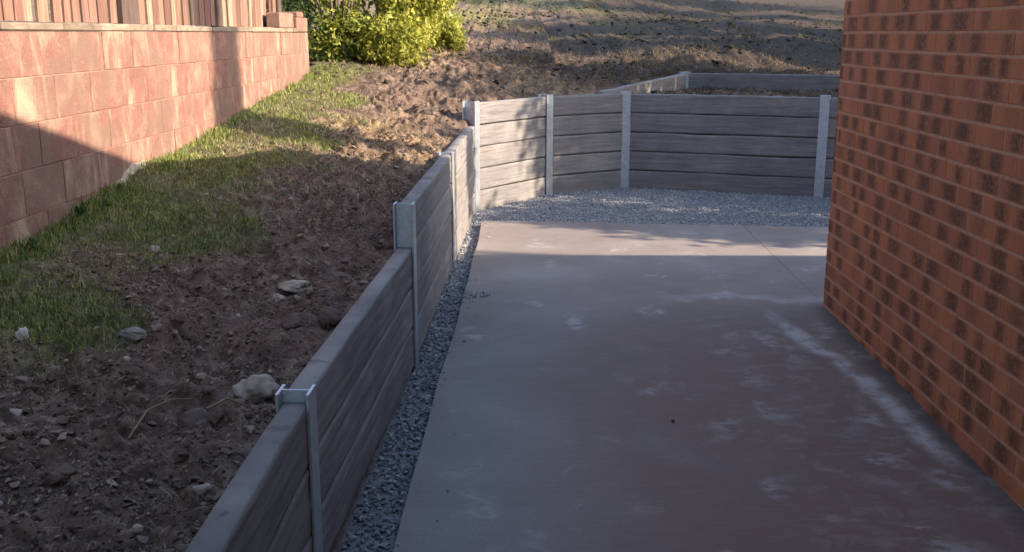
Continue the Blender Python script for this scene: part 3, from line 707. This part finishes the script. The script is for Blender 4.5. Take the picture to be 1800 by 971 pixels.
# ------------------------------------------------------------------ grass, clods, straw, gravel (uncountable)
def blades(name, X, Y, hgt, wid, mat, lean=.5, flat=0, kind='stuff'):
    n = len(X); Z = terrain(X, Y) - .004; a = rng.random(n) * 6.283; l = (rng.random(n) * lean + flat) * hgt; b = rng.random(n) * 6.283
    ca, sa = np.cos(a), np.sin(a); lx, ly = np.cos(b) * l, np.sin(b) * l
    B = np.stack([X, Y, Z], 1); wv = np.stack([ca, sa, 0 * ca], 1) * (wid / 2)[:, None]
    up = np.stack([lx * .35, ly * .35, hgt * .6 * (1 - .5 * flat)], 1); tip = np.stack([lx, ly, hgt * (1 - .75 * flat)], 1)
    V = np.stack([B - wv, B + wv, B + up + wv * .75, B + up - wv * .75, B + tip], 1).reshape(-1, 3)
    k = np.arange(n)[:, None] * 5
    return tag(mesh_np(name, V, [k + np.array([[0, 1, 2, 3]]), k + np.array([[3, 2, 4]])], mat), kind=kind)
n = 330000
X = rng.uniform(-2.17, -.65, n); Y = 2.0 + 9.2 * rng.random(n) ** 1.15
keep = rng.random(n) < grass_mask(X, Y) * (.22 + .78 * sstep(.38, .56, fbm(X * 4.2, Y * 4.2, 4, 88))) * np.where(Y > 6.2, .55, .9)
X, Y = X[keep], Y[keep]; hg = .010 + .022 * rng.random(len(X)) ** 1.5 + .03 * (rng.random(len(X)) < .04) + .035 * sstep(-1.98, -2.14, X) * rng.random(len(X))
tag(blades('grass', X, Y, hg, .0028 + .002 * rng.random(len(X)), M['grass'], .9), 'short green lawn grass along the block wall', 'grass')
# dry grass and litter lying on the far soil
n = 60000
X = rng.uniform(-2.1, 4.5, n); Y = 5.6 + 12 * rng.random(n) ** 1.3
s1 = poly_sd(X, Y, COURT); s2 = poly_sd(X, Y, TERR)
keep = (s1 > .04) & (np.abs(s2) > .06) & (rng.random(n) < .25 + .75 * sstep(.42, .6, fbm(X * 1.6, Y * 1.6, 3, 91))) & ((Y > 9) | (X < -.5))
X, Y = X[keep], Y[keep]
tag(blades('dry_grass', X, Y, .02 + .05 * rng.random(len(X)), .003 + .003 * rng.random(len(X)), M['straw'], 1.0, .5), 'dry straw-coloured grass litter over the bare slope', 'dry grass')
nc = 2600
cx = rng.uniform(-4, 9, nc); cy = 11.2 + 24 * rng.random(nc) ** 1.2
keep = (np.abs(poly_sd(cx, cy, TERR)) > .1) & (poly_sd(cx, cy, COURT) > .12) & (rng.random(nc) < .15 + sstep(.42, .6, fbm(cx * .8, cy * .8, 3, 95)))
cx, cy = cx[keep], cy[keep]; kk = 16
X = np.repeat(cx, kk) + rng.normal(size=len(cx) * kk) * .05; Y = np.repeat(cy, kk) + rng.normal(size=len(cx) * kk) * .05
tag(blades('grass_tufts', X, Y, np.repeat(.03 + .07 * rng.random(len(cx)) ** 1.5, kk), .006 + .006 * rng.random(len(X)), M['tuft'], 1.0, .15), 'ragged tufts of dry and green grass up the slope', 'grass')
n = 16000
X = rng.uniform(-1.95, -.62, n); Y = 1.8 + 5 * rng.random(n)
keep = poly_sd(X, Y, COURT) > .035
X, Y = X[keep], Y[keep]
tag(blades('straw', X, Y, .012 + .035 * rng.random(len(X)) ** 2, .0015 + .003 * rng.random(len(X)), M['straw'], 1.2, .75), 'fine dead roots and chaff over the dug soil', 'litter')
def ico(sub):
    bm = bmesh.new(); bmesh.ops.create_icosphere(bm, subdivisions=sub, radius=1); bm.verts.ensure_lookup_table()
    v = np.array([q.co for q in bm.verts]); f = np.array([[q.index for q in p.verts] for p in bm.faces]); bm.free(); return v, f
def scatter(name, P, rad, mat, sub=1, squash=.65, rough=.28, variants=24, smooth=False, sink=.2, lump=0, chop=0):
    v, f = ico(sub); m = len(v); n = len(P)
    var = []
    for q in range(variants):
        o_ = rng.random(3) * 40; b_ = v * (1 + (fbm(v[:, 0] * 1.5 + o_[0] + v[:, 2], v[:, 1] * 1.5 + o_[1] - v[:, 2] * .8, 3, q) - .5) * lump)[:, None]
        for _ in range(chop):
            nr = rng.normal(size=3); nr /= np.linalg.norm(nr); hh = rng.uniform(.35, .75); kk = b_ @ nr; b_ = b_ - np.where(kk > hh, (kk - hh) * .9, 0)[:, None] * nr
        var.append(b_ * (1 + rng.normal(size=(m, 1)) * rough).clip(.45, 1.7))
    var = np.stack(var)
    S = var[rng.integers(0, variants, n)]
    q = rng.normal(size=(n, 4)); q /= np.linalg.norm(q, axis=1)[:, None]; a, b, c, d = q.T
    Rm = np.stack([1 - 2 * (c * c + d * d), 2 * (b * c - a * d), 2 * (b * d + a * c), 2 * (b * c + a * d), 1 - 2 * (b * b + d * d), 2 * (c * d - a * b), 2 * (b * d - a * c), 2 * (c * d + a * b), 1 - 2 * (b * b + c * c)], 1).reshape(n, 3, 3)
    sc_ = np.stack([np.ones(n), .6 + .5 * rng.random(n), .45 + .4 * rng.random(n)], 1)
    W = np.einsum('nij,nkj->nki', Rm, S * sc_[:, None, :]); W[:, :, 2] *= squash
    W = W * rad[:, None, None] + P[:, None, :]; W[:, :, 2] += (rad * (squash - sink) * .5)[:, None]
    Fa = (np.arange(n)[:, None, None] * m + f[None]).reshape(-1, 3)
    return mesh_np(name, W.reshape(-1, 3), Fa, mat, smooth=smooth)
n = 11000
X = rng.uniform(-2.05, -.60, n); Y = 1.75 + 8 * rng.random(n) ** 1.5
keep = (poly_sd(X, Y, COURT) > .05) & (rng.random(n) > grass_mask(X, Y) * 1.1) & (rng.random(n) < .10 + sstep(.46, .62, fbm(X * 2.6, Y * 2.6, 4, 15)))
X, Y = X[keep], Y[keep]
rad = .004 + .026 * rng.random(len(X)) ** 4
rad = np.minimum(rad, .4 * poly_sd(X, Y, COURT))
tag(scatter('soil_clods', np.stack([X, Y, terrain(X, Y)], 1), rad, M['clod'], 2, .62, .06, 48, False, .32, 2.0, 8), 'crumbly dark clods of dug soil beside the stepped wall', 'soil', kind='stuff')
n = 60000
X = rng.uniform(-2.0, -.62, n); Y = 1.75 + 6.5 * rng.random(n) ** 1.6
keep = (poly_sd(X, Y, COURT) > .045) & (rng.random(n) > grass_mask(X, Y)) & (rng.random(n) < .15 + sstep(.4, .62, fbm(X * 4, Y * 4, 4, 29)))
X, Y = X[keep], Y[keep]
tag(scatter('soil_crumbs', np.stack([X, Y, terrain(X, Y)], 1), .0025 + .0065 * rng.random(len(X)) ** 2.2, M['clod'], 1, .8, .22, 40, False, .3), 'fine crumbs of dug soil between the clods', 'soil', kind='stuff')
n = 9000
X = rng.uniform(-2.6, 8, n); Y = 10.6 + 17 * rng.random(n) ** 1.25
keep = (np.abs(poly_sd(X, Y, TERR)) > .1) & (poly_sd(X, Y, COURT) > .12) & (rng.random(n) < .1 + sstep(.45, .6, fbm(X * 1.1, Y * 1.1, 3, 17))) & (X < .31 * Y + .6)
X, Y = X[keep], Y[keep]
tag(scatter('soil_lumps', np.stack([X, Y, terrain(X, Y)], 1), .012 + .05 * rng.random(len(X)) ** 3, M['hillclod'], 2, .55, .09, 30, True, .35, 1.6, 5), 'dark broken lumps of earth over the far slope', 'soil', kind='stuff')
n = 120000
X = rng.uniform(-.66, 3.2, n); Y = rng.uniform(1.7, 10.95, n)
xle = np.interp(Y, [-2, 2.9, 4.4, 5.5, 7.4, 8.6], [-.46, -.425, -.395, -.366, -.343, -.352])
farY = 8.60 - .1 * (X + .36)
spill = np.hypot((X + .29) / .10, (Y - 6.02) / .09) < 1
stray = (X > xle) & (Y < farY) & (rng.random(n) < .05 * np.exp(-np.minimum(X - xle, (farY - Y)) / .045))
spill = spill | stray
keep = (poly_sd(X, Y, COURT) < -.035) & (stray | (X < xle - .002) | (Y > farY + .004) | ((np.hypot((X + .29) / .10, (Y - 6.02) / .09) < 1) & (rng.random(n) < .6)))
X, Y, spill = X[keep], Y[keep], (spill & (X > xle))[keep]
Z = np.where(spill, zslab(Y) + .003, terrain(X, Y))
rad = (.0055 + .008 * rng.random(len(X)) ** 1.6) * np.where(spill, .7, 1) * np.where(Y > 8.3, .82, 1)
Z = Z + np.where(spill, 0, rng.random(len(X)) * .010)
tag(scatter('gravel', np.stack([X, Y, Z], 1), rad, M['gravel'], 1, .8, .2, 30), 'blue-grey crushed gravel between the slab and the wall', 'gravel', kind='stuff')

# ------------------------------------------------------------------ single stones, lumps, weeds
def rock(name, label, cat, x, y, dims, mat, seed, rz=0, sub=4, sink=.30, z=None, rough=.22, group=None):
    v, f = ico(sub); r_ = np.random.default_rng(seed); off = r_.random(3) * 50
    d = fbm(v[:, 0] * 1.6 + off[0] + v[:, 2] * .9, v[:, 1] * 1.6 + off[1] - v[:, 2] * 1.1, 5, seed, .62) - .5
    v0 = v.copy(); v = v * (1 + d * rough * 5)[:, None]
    for _ in range(5):                                     # chop some facets
        nrm = r_.normal(size=3); nrm /= np.linalg.norm(nrm); h_ = r_.uniform(.5, .8); k = v @ nrm; v = v - np.where(k > h_, (k - h_) * .85, 0)[:, None] * nrm
    v = v + v0 * ((fbm(v0[:, 0] * 6 + off[0], v0[:, 1] * 6 + v0[:, 2] * 5 + off[1], 3, seed + 1) - .5) * .28)[:, None]
    v = v * np.array(dims) / 2
    o = mesh_np(name, v, f, mat, smooth=True); zz = tz(x, y) if z is None else z
    o.location = (x, y, zz + dims[2] * (.5 - sink)); o.rotation_euler = (0, 0, rz)
    return tag(o, label, cat, group)
rock('stone', 'largest pale grey stone, half buried beside the nearest steel post', 'stone', -.83, 2.95, (.15, .11, .10), M['stone'], 2, .3)
rock('stone', 'flat cream stone with a split across it on the brown soil midway up the yard', 'stone', -.95, 4.10, (.14, .10, .055), M['stone'], 5, .2)
rock('stone', 'small cream slab leaning on the front of the flat split stone', 'stone', -.985, 3.98, (.10, .06, .04), M['stone'], 6, -.2)
rock('clay_lump', 'broad brown clay lump right of the flat cream stone, near the wall', 'lump of clay', -.80, 4.27, (.15, .09, .075), M['clay'], 9, .5)
rock('stone', 'wide grey rubble slab lying on the edge of the soil by the lawn', 'stone', -1.33, 3.34, (.16, .09, .05), M['stone_grey'], 12, -.25)
rock('stone', 'rounded grey stone sitting in the green lawn', 'stone', -1.63, 4.43, (.055, .05, .05), M['stone'], 15, 0)
rock('stone', 'upright chalk-white stone at the lawn edge on the far left', 'stone', -1.66, 3.25, (.04, .022, .062), M['white'], 18, .2, 3, .25, None, .4)
rock('stone', 'small pale stone between the white stone and the grey rubble slab', 'stone', -1.47, 3.38, (.05, .04, .045), M['stone'], 21, .4, 2)
rock('stone', 'pale grey chunk at the left edge of the dug soil', 'stone', -1.43, 2.69, (.055, .04, .04), M['stone'], 24, .1, 2)
rock('stone', 'pale chip touching the back of the nearest wall panel', 'stone', -.765, 2.23, (.045, .035, .03), M['stone'], 27, .7, 2)
rock('clay_lump', 'bluish crumbly clay lump in front of the largest pale stone', 'lump of clay', -.92, 2.68, (.12, .10, .07), M['clay'], 31, .3)
rock('clay_lump', 'two-sided brown clay wedge close behind the second wall panel', 'lump of clay', -.73, 3.66, (.11, .07, .075), M['clay'], 34, .9)
rock('clay_lump', 'round dark clay lump left of the clay wedge', 'lump of clay', -.86, 3.64, (.10, .08, .07), M['clay'], 37, .2)
rock('clay_lump', 'flat clay lump at the bottom left of the dug soil', 'lump of clay', -1.12, 2.30, (.10, .07, .045), M['clay'], 40, .2)
rock('pebble', 'tiny black pebble lying alone on the concrete slab', 'pebble', .639, 4.095, (.017, .014, .012), M['post_wood'], 43, .2, 2, .05, float(zslab(4.095)))
src = None; k = 0
while k < 44:
    x = random.uniform(-1.75, -.72); y = 1.9 + 7.5 * random.random() ** 1.5
    if poly_sd(np.array([x]), np.array([y]), COURT)[0] < .08: continue
    z = tz(x, y); s = random.uniform(.6, 1.3)
    if src is None:
        src = rock('stone_chip', 'little pale stone chip scattered on the dug soil', 'stone', x, y, (.028, .022, .016), M['stone'], 50, 0, 2, group='pale stone chips scattered on the soil'); o = src
    else:
        o = src.copy(); C.objects.link(o)
    o.location = (x, y, z + .003); o.scale = (s, s * random.uniform(.7, 1.2), s); o.rotation_euler = (0, 0, random.uniform(0, 6.28)); k += 1
def twig(label, pts, r0):
    P = [(x, y, tz(x, y) + dz) for x, y, dz in pts]; V, F_ = tube_np(P, np.linspace(r0, r0 * .4, len(P)), 6)
    tag(mesh_np('twig', V, F_, M['straw'], smooth=True), label, 'twig')
twig('thin bare twig lying beside the nearest steel post', [(-.86, 2.62, .03), (-.82, 2.68, .04), (-.77, 2.74, .035), (-.73, 2.80, .03)], .004)
twig('dry root curling over the soil left of the largest stone', [(-1.08, 2.62, .02), (-1.06, 2.72, .05), (-1.02, 2.80, .03), (-.97, 2.83, .02)], .004)
def weed(label, x, y, h, n, seed):
    rs = np.random.default_rng(seed); t = thing('weed', label, 'weed', (x, y, tz(x, y)))
    V, F = [], []
    for i in range(n):
        a = rs.uniform(-1.9, 1.9); L = h * rs.uniform(.5, 1.1); ww = L * rs.uniform(.10, .2); d = np.array([math.cos(a), math.sin(a), 0]); u = np.array([-d[1], d[0], 0]); el = rs.uniform(.5, 1.4); q = len(V)
        for s_, wk in ((0, .3), (.35, 1), (.7, .8), (1, .05)):
            p = d * L * math.cos(el) * s_ + np.array([0, 0, L * (math.sin(el) * s_ - .35 * s_ ** 2.2)])
            V += [p - u * ww / 2 * wk, p + u * ww / 2 * wk]
        F += [[q + 2 * j, q + 2 * j + 1, q + 2 * j + 3, q + 2 * j + 2] for j in range(3)]
    mesh_np('leaves', np.array(V), np.array(F), M['weed'], t)
weed('tall broad-leaved weed against the shaded foot of the block wall', -2.12, 4.80, .11, 16, 1)
weed('small leafy weed against the block wall just short of the sunlit part', -2.12, 5.28, .085, 12, 2)
weed('bushy pale weed at the foot of the block wall on the far left', -2.10, 4.25, .10, 22, 3)
weed('spreading weed at the wall foot between the two upright weeds', -2.08, 5.02, .07, 18, 4)
